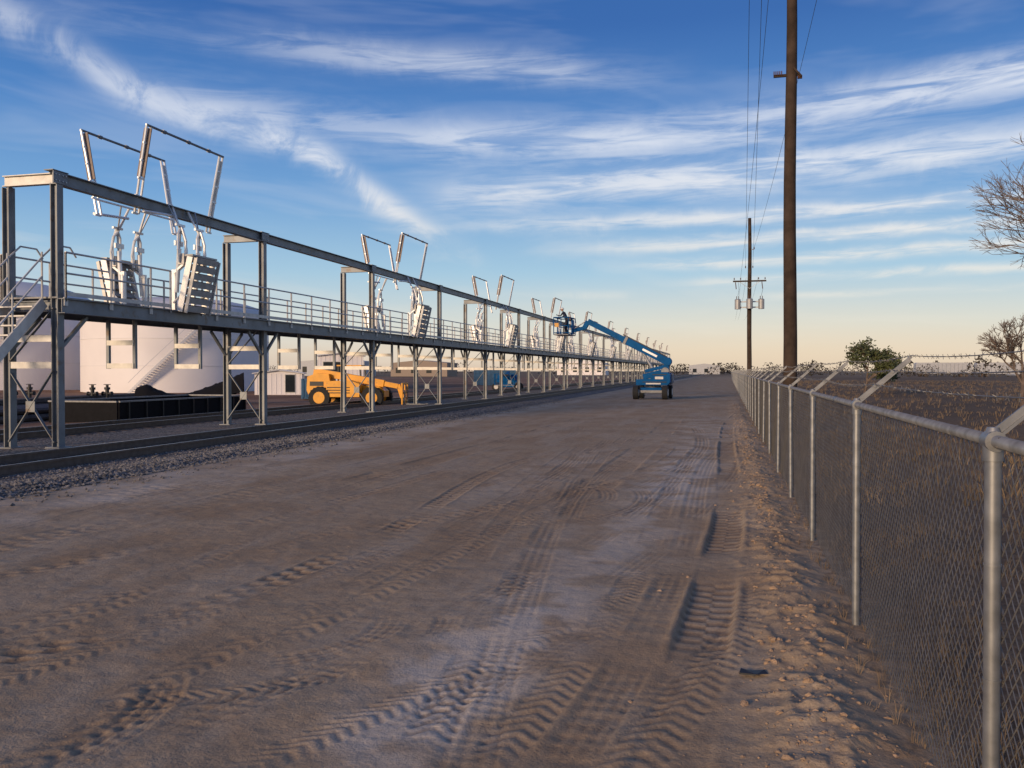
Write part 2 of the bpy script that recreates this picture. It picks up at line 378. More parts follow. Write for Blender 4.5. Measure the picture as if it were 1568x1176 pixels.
# ---------------------------------------------------------------- loading rack
XF,XB=-15.6,-17.0; Y0=17.1; BAY=9.3; NB=24; YE=Y0+BAY*NB
ZT=6.5; ZD=3.5
rack=empty('railcar_loading_rack')
fr=MB(); lt=MB()
for i in range(NB+1):
    yv=Y0+BAY*i
    fr.hbeam((XF,yv,-.12),(XF,yv,ZT-.30),.2,.2,M_STEEL,(1,0,0))
    fr.hbeam((XB,yv,-.22),(XB,yv,ZT-.30),.2,.2,M_STEEL,(1,0,0))
    for xx,zz in((XF,-.095),(XB,-.13)): fr.box((xx,yv,zz),(.4,.4,.03),M_STEEL); fr.tube((xx,yv,-.35),(xx,yv,zz-.017),.3,M_CONC,14)
    fr.hbeam((XB-.1,yv,ZT-.15),(XF-.11,yv,ZT-.15),.16,.26,M_LIGHT if i==0 else M_STEEL)  # near beam paler: sunlit tone of its end face put into the colour
    fr.hbeam((XB+.1,yv,ZD-.2),(XF-.1,yv,ZD-.2),.14,.26,M_STEEL)
    for zz in(2.52,1.88): lt.beam((XB+.1,yv-.06,zz),(XF-.1,yv-.06,zz),.05,.16,M_LIGHT)
    fr.beam((XB+.05,yv-.09,.02),(XF-.05,yv-.09,1.75),.02,.08,M_STEEL,(0,1,0)); fr.beam((XF-.05,yv-.05,.02),(XB+.05,yv-.05,1.75),.02,.08,M_STEEL,(0,1,0))
    fr.beam((XB+.05,yv-.06,1.95),(XF-.05,yv-.06,3.25),.02,.08,M_STEEL,(0,1,0))
    fr.box(((XF+XB)/2,yv-.11,.88),(.26,.02,.26),M_STEEL)
    for sgn in(-1,1):
        if (i==0 and sgn<0) or(i==NB and sgn>0): continue
        for xx in(XF,XB): fr.beam((xx,yv+sgn*.1,2.3),(xx,yv+sgn*.95,3.08),.08,.08,M_STEEL)
    fr.box((XF,yv,ZT+.012),(.26,.5,.02),M_STEEL)
    fr.box((XF+.112,yv,ZT-.15),(.02,.45,.28),M_STEEL)
    for dy in(-.16,-.06,.06,.16):
        for dz in(-.07,.07): fr.tube((XF+.12,yv+dy,ZT-.15+dz),(XF+.14,yv+dy,ZT-.15+dz),.018,M_GALV,6)
fr.hbeam((XF,Y0-.12,ZT-.15),(XF,YE+.12,ZT-.15),.2,.30,M_STEEL)
for xx in(XF,XB):
    fr.hbeam((xx+(.21 if xx==XF else -.21),Y0-.1,ZD-.2),(xx+(.21 if xx==XF else -.21),YE+.1,ZD-.2),.18,.36,M_STEEL)
fr.obj('steel_frame',rack)
for i in range(NB):
    for dy in(3.15,6.15):
        yv=Y0+BAY*i+dy
        for xx in(-15.92,-16.78): lt.beam((xx,yv,1.80),(xx,yv,3.15),.09,.09,M_STEEL,(1,0,0))
        for zz in(2.52,1.88): lt.beam((-16.78,yv-.06,zz),(-15.92,yv-.06,zz),.03,.14,M_LIGHT)
lt.obj('cross_struts',rack)
dk=MB()
dk.beam(((XF+XB)/2,Y0-.1,ZD+.0),((XF+XB)/2,YE+.1,ZD+.0),1.55,.04,M_GRATE)
for i in range(int(NB*BAY/1.55)): dk.beam((XB+.1,Y0+.78+i*1.55,ZD-.1),(XF-.1,Y0+.78+i*1.55,ZD-.1),.06,.14,M_STEEL)
dk.obj('walkway_deck',rack)
STN=[Y0+4.7+18.6*j for j in range(12)]
rl=MB()
for side,xx in((0,XF+.24),(1,XB-.24)):
    nn=int(NB*6)
    for i in range(nn+1):
        yv=Y0+i*1.55
        ing=any(abs(yv-s)<.75 for s in STN)
        if not ing: rl.tube((xx,yv,ZD-.2),(xx,yv,ZD+1.08),.03,M_LIGHT,6); rl.box((xx,yv,ZD-.1),(.03,.12,.2),M_LIGHT)
    ed=[Y0]
    for s in STN: ed+=[s-.75,s+.75]
    ed.append(YE)
    for a,b in zip(ed[0::2],ed[1::2]):
        for z in(1.08,.58): rl.tube((xx,a,ZD+z),(xx,b,ZD+z),.026,M_LIGHT,6)
        rl.beam((xx,a,ZD+.09),(xx,b,ZD+.09),.008,.1,M_LIGHT)
        for e_ in(a,b): rl.tube((xx,e_,ZD-.1),(xx,e_,ZD+1.08),.03,M_LIGHT,6)
rl.obj('guard_rails',rack)
stt=MB()
for xx in(-16.85,-15.85):
    stt.beam((xx,Y0-.15,ZD-.12),(xx,Y0-3.75,-.15),.05,.25,M_LIGHT)
    for h in(.95,.5): stt.tube((xx,Y0-.2,ZD+h),(xx,Y0-3.7,-.0+h),.022,M_LIGHT,6)
    for t in(0,.25,.5,.75,1): stt.tube((xx,Y0-.2-3.5*t,ZD-.1-3.5*t),(xx,Y0-.2-3.5*t,ZD+.95-3.5*t),.022,M_LIGHT,6)
    stt.tube((xx,Y0-.2,ZD+1.08),(xx,Y0-.2,ZD),.024,M_LIGHT,6)
    stt.path([(xx,Y0-.2,ZD+.95),(xx,Y0+.2,ZD+1.3),(xx,Y0+.7,ZD+1.3),(xx,Y0+.9,ZD+1.08)],.022,M_LIGHT)
for i in range(15): stt.box((-16.35,Y0-.35-i*.235,ZD-.24-i*.235),(.95,.25,.035),M_LIGHT)
stt.obj('access_stairs',rack)

def gangway(s):
    m=MB(); P=lambda x,y,z:(s*x,y,z)
    for yv in(-.45,.45):
        m.beam(P(-.05,yv,0),P(-.05,yv,1.15),.1,.1,M_WHITE,(1,0,0))
        m.beam(P(-.05,yv,1.05),P(.28,yv,1.3),.06,.12,M_WHITE,(0,1,0))
        m.tube(P(.02,yv,.5),P(.12,yv,1.75),.065,M_WHITE,10)
        m.tube(P(.12,yv,1.75),P(.16,yv,2.25),.03,M_GALV,8)
        m.path([P(.2,yv-.14,1.35),P(.22,yv-.2,1.7),P(.18,yv-.14,2.15),P(.14,yv,2.32),P(.18,yv+.14,2.15),P(.22,yv+.2,1.7),P(.2,yv+.14,1.35)],.038,M_WHITE,7)
        m.path([P(.3,yv,1.4),P(.34,yv,1.95),P(.2,yv,2.4)],.035,M_WHITE,7)
        m.beam(P(.1,yv-.18,1.9),P(.1,yv+.18,1.9),.05,.14,M_WHITE)
        m.beam(P(.24,yv-.1,1.45),P(.24,yv+.1,1.45),.2,.3,M_LIGHT)
        m.tube(P(.15,yv,2.3),P(-.18,yv*.8,3.0),.035,M_WHITE,7); m.tube(P(.15,yv,2.3),P(-.12,yv*1.4,3.0),.025,M_GALV,6)
        m.beam(P(.15,yv-.2,2.42),P(.15,yv+.2,2.42),.06,.06,M_WHITE)
    b0,b1=V((.20,0,-.05)),V((.55,0,1.5))
    dr=(b1-b0).normalized(); nr=V((dr.z,0,-dr.x))
    for yv in(-.56,.56):
        for off,w in((0,.18),(.20,.10)):
            a=b0+nr*off; b=b1+nr*off
            m.beam(P(a.x,yv,a.z),P(b.x,yv,b.z),.035,w,M_WHITE if off==0 else M_LIGHT,(1,0,0))
    for i in range(7):
        c=b0+dr*(.12+i*.235)+nr*.02
        m.beam(P(c.x,-.53,c.z),P(c.x,.53,c.z),.045,.20,M_GANG,tuple(V((s*(nr.x*.5+dr.x),0,nr.z*.5+dr.z))))
        c=c+nr*.18
        m.beam(P(c.x,-.53,c.z),P(c.x,.53,c.z),.03,.17,M_GANG,tuple(V((s*dr.x,0,dr.z))))
    m.beam(P(b1.x-.02,-.6,b1.z+.04),P(b1.x-.02,.6,b1.z+.04),.26,.05,M_GANG)
    for yv in(-.5,.5): m.tube(P(-.05,yv,.2),P(.35,yv,.55),.03,M_WHITE,6)
    for yv in(-1.7,1.7):
        sg=1 if yv>0 else -1
        for dy in(0,-.17):
            m.tube(P(-.30,yv+dy-.06*sg,2.55),P(.15,yv+dy,4.9),.034,M_WHITE,7)
        for t in(0,.2,.4,.6,.8,1): m.beam(P(-.30+.45*t,yv-.2,2.55+2.35*t),P(-.30+.45*t,yv+.03,2.55+2.35*t),.04,.05,M_WHITE)
        if yv<0: m.beam(P(-.30+.45*.42,yv-.085,2.55+2.35*.42),P(.15-.02,yv-.085,4.83),.03,.24,M_BROWN,(s*1,0,0))  # brown strip: shadowed face of the upright, put into the colour
        else: m.beam(P(-.30+.45*.1,yv-.085,2.55+2.35*.1),P(.15-.02,yv-.085,4.75),.12,.016,M_LIGHT,(s*1,0,0)) 
    m.tube(P(.15,-1.88,4.9),P(.15,1.72,4.9),.036,M_STEEL,8)
    for t in(-1.2,-.1,.9): m.tube(P(.15,t,4.9),P(.15,t+.12,4.9),.055,M_STEEL,8)
    m.tube(P(-.22,-1.75,3.0),P(-.22,1.6,3.0),.03,M_WHITE,7)
    m.tube(P(-.1,-1.7,2.62),P(-.1,-.3,2.72),.04,M_WHITE,7)
    return m
gf=gangway(1).mesh('gangway_front'); gb=gangway(-1).mesh('gangway_rear')
for i,yv in enumerate(STN):
    inst(gf,'folding_gangway',None,(XF+.2,yv,ZD)); inst(gb,'folding_gangway',None,(XB-.2,yv,ZD))

# ---------------------------------------------------------------- chain-link fence
FX=.85; FH=1.52; FP=3.05; FY0=.04
fence=empty('chain_link_fence',(FX,0,0))
pm=MB()
pm.tube((0,0,-.1),(0,0,FH-.03),.0255,M_GALVF,20)
pm.tube((0,0,FH-.075),(0,0,FH+.0),.031,M_GALVF,20); pm.tube((0,0,FH),(0,0,FH+.035),.031,M_GALVF,20,.018)
pm.tube((0,-.035,FH-.01),(0,.035,FH-.01),.034,M_GALVF,16)
pm.beam((.0,0,FH+.01),(.33,0,FH+.30),.030,.010,M_GALVF,(0,1,0)); pm.beam((.01,0,FH+.0),(.33,0,FH+.288),.010,.028,M_GALVF,(0,1,0))
for z in(.35,.72,1.1): pm.tube((0,0,z),(0,0,z+.006),.0285,M_GALVF,12)
for k_ in(.34,.67,1.): pm.tube((.33*k_,-.012,FH+.29*k_+.02),(.33*k_,.012,FH+.29*k_+.02),.012,M_GALVF,6)
pme=pm.mesh('line_post')
pme.polygons.foreach_set('use_smooth',[True]*len(pme.polygons)); pme.update()
try: pme.set_sharp_from_angle(angle=math.radians(35))
except Exception as ex: print(ex)
cm=MB(); H=FH-.04; W=FP; p_=.072
def clipd(c,sg):
    z0,z1=.03,H
    if sg>0: z0=max(z0,-c); z1=min(z1,W-c)
    else: z0=max(z0,c-W); z1=min(z1,c)
    return z0,z1
c=-H-.1
while c<W+H+.1:
    for sg in(1,-1):
        z0,z1=clipd(c,sg)
        if z1-z0>.01:
            a=.0018*sg; ns_=max(1,int((z1-z0)/.12))
            for q_ in range(ns_):
                za=z0+(z1-z0)*q_/ns_; zb=z0+(z1-z0)*(q_+1)/ns_
                bl=lambda z,yv: .007*math.sin(z*4+yv*2.3)
                cm.tube((a+bl(za,c+sg*za),c+sg*za,za),(a+bl(zb,c+sg*zb),c+sg*zb,zb),.0021,M_WIRE,3,cap=False)
    c+=p_
c=0
while c<W:
    cm.tube((0,c,H-.002),(0,c+.014,H+.02),.0019,M_WIRE,3,cap=False); c+=p_/2
cme=cm.mesh('chain_link_panel')
NP=62
for i in range(NP+1):
    yv=FY0+FP*(i-1)
    inst(pme,'line_post_%d'%i,fence,(0,yv,0),(random.uniform(-.006,.006),random.uniform(-.008,.008),0))
    if i<NP: inst(cme,'mesh_panel_%d'%i,fence,(.034,yv,0))
tr=MB(); tr.tube((0,FY0-FP,FH-.01),(0,FY0+FP*(NP-1),FH-.01),.021,M_GALVF,14)
for i in range(0,NP,2):
    yv=FY0+FP*i+1.1; tr.tube((0,yv-.07,FH-.01),(0,yv+.07,FH-.01),.0235,M_GALVF,14)
tr.obj('top_rail',fence,smooth=True)
ti=MB()
for i in range(NP*5):
    yv=FY0-FP+.6*i; 
    for a0 in range(4):
        a=math.pi*.25+a0*math.pi*.5*.8; b=a+math.pi*.4; r_=.0235
        ti.tube((-r_*math.cos(a)*1,yv+a0*.002,FH-.01+r_*math.sin(a)),(-r_*math.cos(b),yv+a0*.002+.002,FH-.01+r_*math.sin(b)),.0018,M_WIRE,3)
ti.obj('tie_wires',fence)
bw=MB(); RB=random.Random(5)
for k_ in(.34,.67,1.):
    for i in range(NP-1):
        ya=FY0+FP*(i-1); pts=[]; sag=RB.uniform(.01,.035)
        for t in range(7):
            f=t/6; pts.append((.33*k_,ya+FP*f,FH+.29*k_+.032-sag*4*f*(1-f)))
        bw.path(pts,.0027,M_WIRE,4)
        if i<14:
            nb=24
            for j in range(nb):
                f=j/nb; z=FH+.29*k_+.032-sag*4*f*(1-f); yv=ya+FP*f
                for q_ in range(2):
                    a=RB.uniform(0,3.14); bw.tube((.33*k_-.015*math.cos(a),yv-.006,z-.015*math.sin(a)),(.33*k_+.015*math.cos(a),yv+.006,z+.015*math.sin(a)),.0017,M_WIRE,3)
bw.obj('barbed_wire',fence)

# ---------------------------------------------------------------- dirt clods by the fence
cb=MB(); k=cb.mi(M_CLOD); RC=random.Random(11)
def clod(c,r):
    b=len(cb.v); sx_,sy_,sz_=RC.uniform(.7,1.3),RC.uniform(.7,1.3),RC.uniform(.5,.8); ph=RC.uniform(0,6)
    n1_=6
    for j,(zz,rr) in enumerate(((-.6,.75),(.1,1.),(.7,.6))):
        for i in range(n1_):
            a=ph+2*math.pi*i/n1_+j*.5; q_=rr*r*RC.uniform(.7,1.2)
            cb.v.append((c[0]+q_*sx_*math.cos(a),c[1]+q_*sy_*math.sin(a),c[2]+zz*r*sz_*RC.uniform(.7,1.25)))
    cb.v.append((c[0],c[1],c[2]+r*sz_))
    for j in range(2):
        for i in range(n1_):
            i2=(i+1)%n1_; cb.f.append((b+j*n1_+i,b+j*n1_+i2,b+(j+1)*n1_+i2,b+(j+1)*n1_+i)); cb.m.append(k)
    for i in range(n1_): cb.f.append((b+2*n1_+i,b+2*n1_+(i+1)%n1_,b+3*n1_)); cb.m.append(k)
for i in range(4600):
    yv=2.6+(RC.random()**1.7)*28
    xv=RC.gauss(.46,.16)
    if RC.random()<.04: xv=RC.uniform(-.6,.8)
    r=RC.uniform(.002,.007)+(RC.random()**8)*.026
    clod((xv,yv,gz(xv,yv)-r*.1),r)
for i in range(900):
    yv=2.8+RC.random()*20; xv=RC.uniform(-9,0); r=RC.uniform(.002,.006); clod((xv,yv,gz(xv,yv)+r*.1),r)
cb.obj('dirt_clods',smooth=False)
sc=MB(); sc.poly([(-.06,-.03,.012),(.03,-.05,.016),(.10,-.01,.01),(.08,.03,.02),(0,.02,.012),(-.05,.02,.022)],M_BLACK)
sc.poly([(-.06,-.03,.002),(.03,-.05,.006),(.03,-.05,.016),(-.06,-.03,.012)],M_BLACK)
sc.obj('rubber_scrap',loc=(.13,4.97,gz(.13,4.97)+.01))

# ---------------------------------------------------------------- dry grass
gr=MB(); k=gr.mi(M_GRASS); RG=random.Random(21)
def tuft(x,yv,h,nb,wd,spread):
    z=gz(x,yv)-.02
    for _ in range(nb):
        a=RG.uniform(0,6.283); l=h*RG.uniform(.45,1.1); s_=spread*RG.random(); bx_=x+math.cos(a)*s_*.3; by_=yv+math.sin(a)*s_*.3
        tx=bx_+math.cos(a)*l*RG.uniform(.1,.8); ty=by_+math.sin(a)*l*RG.uniform(.1,.8)
        b=len(gr.v); wa=RG.uniform(0,3.14); dx=math.cos(wa)*wd/2; dy=math.sin(wa)*wd/2
        mx_=(bx_+tx)/2-(tx-bx_)*.15; my_=(by_+ty)/2-(ty-by_)*.15
        gr.v+=[(bx_-dx,by_-dy,z),(bx_+dx,by_+dy,z),(mx_+dx*.8,my_+dy*.8,z+l*.6),(mx_-dx*.8,my_-dy*.8,z+l*.6),(tx,ty,z+l*.95)]
        gr.f+=[(b,b+1,b+2,b+3),(b+3,b+2,b+4)]; gr.m+=[k,k]
for i in range(5200):
    yv=1.5+(RG.random()**1.3)*24; x=1.0+(RG.random()**1.4)*12
    if mnoise.noise(V((x*.9,yv*.5,3)))<-.12: continue
    tuft(x,yv,RG.uniform(.04,.20),10,.004,.25)
for i in range(8500):
    yv=12+(RG.random()**1.4)*150; x=1.1+(RG.random()**1.2)*80
    tuft(x,yv,RG.uniform(.10,.36),7,.018,.6)
for i in range(420):
    yv=3+(RG.random()**1.5)*50; x=RG.gauss(.84,.08); tuft(x,yv,RG.uniform(.04,.18),7,.003,.05)
gr.obj('dry_grass')

# ---------------------------------------------------------------- utility poles
def pole(name,x,yv,h,rb,rt,kind):
    e=empty(name,(x,yv,0))
    p=MB(); n=10
    for i in range(n):
        z0=-.3+(h+.3)*i/n; z1=-.3+(h+.3)*(i+1)/n
        p.tube((0.02*math.sin(i),0,z0),(0.02*math.sin(i+1),0,z1),rb+(rt-rb)*i/n,M_POLE,16,rb+(rt-rb)*(i+1)/n,cap=(i==n-1))
    o=p.obj('pole_shaft',e,smooth=True)
    a=MB()
    def arm(z,w,x0=None):
        a.beam((-w/2 if x0 is None else x0,-.2,z),(w/2,-.2,z),.1,.12,M_POLE)
        for s in(-1,1): a.beam((s*w*.3,-.2,z-.05),(0,-.17,z-.6),.03,.03,M_GALV)
    def ins(x_,z,yy=-.2):
        a.tube((x_,yy,z),(x_,yy,z+.08),.015,M_GALV,6)
        for q_ in range(3): a.tube((x_,yy,z+.08+q_*.05),(x_,yy,z+.125+q_*.05),.055-.008*q_,M_INS,10,.035)
    if kind==1:
        arm(h-.6,2.4)
        for q_ in(-1.1,-.45,1.1): ins(q_,h-.54)
        a.beam((-.46,0,9.86),(.22,0,9.86),.06,.07,M_POLE)
        for q_ in range(5): a.tube((-.26-.05*q_,0,9.92),(-.235-.05*q_,0,9.92),.075,M_INS,10)
        a.tube((.16,-.12,9.75),(.28,-.12,9.75),.05,M_INS); a.beam((.05,-.18,10.0),(.26,-.18,9.75),.04,.05,M_POLE)
    else:
        for q_ in(-.32,.25): ins(q_,h-4.1-.0)
        arm(h-5.1,2.6)
        for q_ in(-1.2,-.7,.7,1.2): ins(q_,h-5.04)
        for q_ in(-1.1,.95): a.tube((q_,-.35,h-5.2),(q_+.06,-.4,h-5.75),.035,M_INS); 
        ins(.35,h-2.6); a.tube((0,0,h-2.55),(.35,-.2,h-2.55),.03,M_GALV)
        for q_,r_ in((-.92,.24),(0,.26),(.92,.24)):
            yy=-.5 if q_==0 else -.1
            a.tube((q_,yy,h-7.35),(q_,yy,h-6.6),r_,M_TRANS,18); a.tube((q_,yy,h-6.6),(q_,yy,h-6.53),r_+.015,M_TRANS,18,r_*.7)
            a.tube((q_-.08,yy,h-6.55),(q_-.08,yy,h-6.3),.03,M_INS); a.tube((q_+.08,yy,h-6.55),(q_+.08,yy,h-6.3),.03,M_INS)
            a.path([(q_,yy,h-6.3),(q_+.1,-.3,h-5.8),(q_+.05,-.3,h-5.2)],.012,M_BLACK,5)
        a.beam((-.95,.0,h-6.75),(.95,.0,h-6.75),.08,.1,M_GALV); a.beam((-.95,.0,h-7.2),(.95,.0,h-7.2),.08,.1,M_GALV)
        a.tube((.14,-.14,0),(.14,-.14,h-6.8),.03,M_BLACK)
    a.obj('crossarm_hardware',e)
    return e
P1=(1.66,24.6); P2=(1.70,71.5)
pole('utility_pole',P1[0],P1[1],14.2,.195,.125,1)
pole('utility_pole',P2[0],P2[1],14.1,.20,.13,2)
w=MB()
def wire(a,b,sag,r=.008):
    a=V(a);b=V(b);pts=[]
    for i in range(25):
        t=i/24; p=a.lerp(b,t); p.z-=sag*4*t*(1-t); pts.append(p)
    w.path(pts,r,M_BLACK,4)
ta=14.2-.35
wire((P1[0]-1.1,P1[1]-.2,ta),(P2[0]-.32,P2[1]-.2,10.2),.5); wire((P1[0]-.45,P1[1]-.2,ta),(P2[0]-.7,P2[1]-.2,9.3),.6)
wire((P1[0]-.75,P1[1]-.2,ta-.2),(P2[0]+.25,P2[1]-.2,10.2),.6)
wire((P1[0]+1.1,P1[1]-.2,ta),(P2[0]+.35,P2[1]-.2,11.7),.5)
for dx in(-1.1,-.45,1.1): wire((P1[0]+dx,P1[1]-.2,ta),(P1[0]+dx,P1[1]-46,ta),.6)
for dx in(-1.1,-.45,1.1): wire((P2[0]+dx*.6,P2[1]-.2,9.3),(P2[0]+dx*.6,P2[1]+60,9.3),.6)
w.obj('power_lines')

# ---------------------------------------------------------------- boom lift
def wheel(m,c,r,wd,hub,ax=(0,1,0)):
    c=V(c);ax=V(ax)
    m.tube(c-ax*wd/2,c+ax*wd/2,r,M_TIRE,24); m.tube(c-ax*(wd/2+.01),c+ax*(wd/2+.01),r*.55,hub,16)
    for i in range(18):
        a=2*math.pi*i/18; m.box(tuple(c+V((math.cos(a)*r,0,math.sin(a)*r))),(.06,wd*.9,.06),M_TIRE)
def boomlift(loc,rot,raised,name='boom_lift'):
    e=empty(name,loc,rot)
    c=MB()
    c.box((0,0,.55),(1.3,2.2,.32),M_BLUE)
    for sy in(-1,1): c.beam((-.85,sy*1.1,.47),(.85,sy*1.1,.47),.16,.18,M_GRATE)
    c.obj('chassis',e,bevel=.03)
    wv=MB()
    for sx in(-1,1):
        for sy in(-1,1):
            cc=V((sx*.88,sy*1.1,.42)); wv.tube(cc-V((.16,0,0)),cc+V((.16,0,0)),.42,M_TIRE,22); wv.tube(cc-V((.17,0,0)),cc+V((.17,0,0)),.22,M_LIGHT,14)
    wv.obj('wheels',e)
    t=MB(); t.tube((0,0,.7),(0,0,.86),.5,M_GRATE,20)
    t.prism([(-.9,.86),(1.0,.86),(1.15,1.05),(1.15,1.5),(1.0,1.65),(.1,1.65),(.0,1.25),(-.9,1.2)],-1.05,-.32,M_BLUE)
    t.prism([(-.9,.86),(1.0,.86),(1.15,1.05),(1.15,1.5),(1.0,1.6),(.1,1.6),(0,1.25),(-.9,1.2)],.32,1.05,M_BLUE)
    t.prism([(.75,.86),(1.15,.9),(1.22,1.1),(1.22,1.55),(.8,1.55)],-.31,.31,M_GRATE)
    for a,b in(((.1,-1.06,1.5),(.95,-1.06,1.5)),((-.5,-1.06,1.05),(.95,-1.06,1.05))): t.beam(a,b,.012,.05,M_BLACK)
    t.beam((-.3,-1.06,.95),(.6,-1.06,.95),.012,.09,M_LIGHT); t.box((.5,-1.06,1.3),(.5,.012,.16),M_LIGHT)
    t.obj('turntable',e,bevel=.03)
    b=MB()
    if raised:
        K=V((.85,0,2.3)); T=V((-4.1,0,4.85)); mid=K.lerp(T,.55)
        b.beam((-.6,0,1.35),(.75,0,1.7),.30,.34,M_BLUE); b.beam((.78,0,1.6),K,.36,.30,M_BLUE,(1,0,0)); b.beam((-.5,0,1.7),(.72,0,2.0),.22,.2,M_BLUE)
        b.tube(K+V((.03,-.24,0)),K+V((.03,.24,0)),.26,M_BLUE,14); b.tube(V((.75,-.2,1.7)),V((.75,.2,1.7)),.24,M_GRATE,14)
        b.beam(K,mid,.36,.44,M_BLUE); b.beam(mid,T,.28,.34,M_BLUE); b.beam(K.lerp(T,.50),K.lerp(T,.53),.42,.5,M_GRATE)
        b.beam(K.lerp(T,.12)-V((0,.19,0)),K.lerp(T,.30)-V((0,.19,0)),.012,.13,M_WHITE)
        b.beam(K+V((0,0,.29)),mid+V((0,0,.29)),.10,.06,M_BLACK); b.tube((.0,0,1.8),K.lerp(T,.3)-V((0,0,.2)),.09,M_GALV,10)
        b.beam(T,T+V((-.25,0,-.45)),.26,.28,M_BLUE,(1,0,0)); b.beam(T+V((-.2,0,-.4)),T+V((-1.0,0,-.6)),.2,.22,M_BLUE)
        b.tube(T+V((-.1,0,.05)),T+V((-.9,0,-.45)),.04,M_GALV,8)
        c0=T+V((-1.05,0,-.85))
    else:
        b.beam((.9,0,1.8),(-2.6,0,1.5),.3,.34,M_BLUE); b.beam((-2.6,0,1.5),(-3.4,0,1.1),.2,.2,M_BLUE); b.beam((.8,0,1.2),(.9,0,1.8),.3,.3,M_BLUE,(1,0,0))
        c0=V((-3.45,0,.65))
    b.obj('boom',e,bevel=.02)
    k_=MB()
    x0,x1=c0.x-.95,c0.x; y0,y1=-.95,.95; z=c0.z
    k_.box(((x0+x1)/2,0,z),(x1-x0,y1-y0,.06),M_GRATE)
    for zz in(.12,.55,1.08):
        r_=.028 if zz<1 else .036
        pts=[(x0,y0,z+zz),(x1,y0,z+zz),(x1,y1,z+zz),(x0,y1,z+zz),(x0,y0,z+zz)]
        k_.path(pts,r_,M_BLUE,6)
    for xx in(x0,(x0+x1)/2,x1):
        for yy in(y0,0,y1):
            if xx==(x0+x1)/2 and yy==0: continue
            k_.tube((xx,yy,z),(xx,yy,z+1.08),.028,M_BLUE,6)
    k_.box((x1-.12,0,z+1.0),(.2,.6,.22),M_BLACK); k_.box((x1+.05,0,z+.5),(.08,.5,.9),M_BLUE)
    k_.box((x0+.2,y0-.03,z+.6),(.25,.02,.25),M_ORANGE)
    k_.obj('platform_basket',e)
    return e,c0
lift,c0=boomlift((-4.45,53.0,.02),(0,0,math.radians(-3)),True)
boomlift((-21.5,83,-.28),(0,0,math.radians(100)),False)

# ---------------------------------------------------------------- worker (skin modifier)
def worker(loc,rot):
    import bmesh
    e=empty('construction_worker',loc,rot)
    vs=[];es=[];rs=[]
    def add(p,r,par=None):
        vs.append(p);rs.append(r)
        if par is not None: es.append((par,len(vs)-1))
        return len(vs)-1
    pel=add((-.10,0,.93),(.15,.11)); wa=add((-.02,0,1.10),(.14,.10),pel); ch=add((.10,0,1.31),(.17,.12),wa); nb=add((.16,0,1.43),(.08,.07),ch); nk=add((.20,0,1.50),(.05,.05),nb)
    for s in(-1,1):
        hp=add((-.10,s*.09,.88),(.095,.09),pel); kn=add((.02,s*.12,.49),(.065,.06),hp); an=add((-.08,s*.13,.10),(.045,.045),kn); add((.08,s*.14,.04),(.045,.035),an)
        sh=add((.12,s*.19,1.39),(.065,.06),ch)
        el=add((.26,s*.25,1.18),(.045,.045),sh); wr=add((.48,s*.16,1.16+.08*s),(.03,.03),el)
        W_=V(vs[wr]); pd=(W_-V(vs[el])).normalized(); pa=add(tuple(W_+pd*.06),(.03,.018),wr)
        for q_ in range(4):
            o=(q_-1.5)*.02; f=add(tuple(W_+pd*.115+V((0,0,o))),(.009,.009),pa); add(tuple(W_+pd*(.15-.006*abs(q_-1))+V((0,-s*.02,o))),(.008,.008),f)
        add(tuple(W_+pd*.06+V((0,-s*.035,.02))),(.010,.010),pa)
    me=bpy.data.meshes.new('body'); me.from_pydata(vs,es,[]); me.materials.append(M_CLOTH)
    o=bpy.data.objects.new('body',me); S.collection.objects.link(o); o.parent=e
    o.modifiers.new('skin','SKIN')
    for i,r in enumerate(rs): me.skin_vertices[0].data[i].radius=r
    me.skin_vertices[0].data[0].use_root=True
    o.modifiers.new('sub','SUBSURF').levels=1
    def ball(nm,c,sx,sy,sz,m):
        bmm=bmesh.new(); bmesh.ops.create_uvsphere(bmm,u_segments=16,v_segments=10,radius=1); mm=bpy.data.meshes.new(nm); 
        for v in bmm.verts: v.co=V((v.co.x*sx,v.co.y*sy,v.co.z*sz))
        if nm=='hard_hat':
            for v in bmm.verts:
                if v.co.z<0: v.co.z=-.01; v.co.x*=1.25; v.co.y*=1.1
        bmm.to_mesh(mm); bmm.free(); mm.materials.append(m); oo=bpy.data.objects.new(nm,mm); S.collection.objects.link(oo); oo.location=c; oo.parent=e
        for p in mm.polygons: p.use_smooth=True
    ball('head',(.24,0,1.60),.095,.075,.115,M_SKIN); ball('nose',(.335,0,1.59),.015,.012,.02,M_SKIN); ball('hard_hat',(.24,0,1.64),.125,.11,.10,M_HAT)
    for s in(-1,1): ball('ear',(.23,s*.076,1.595),.02,.01,.03,M_SKIN)
    return e
lz=.02+c0.z+.03
worker((-4.45+c0.x-.4,53.0+.3,lz),(0,0,math.radians(170)))

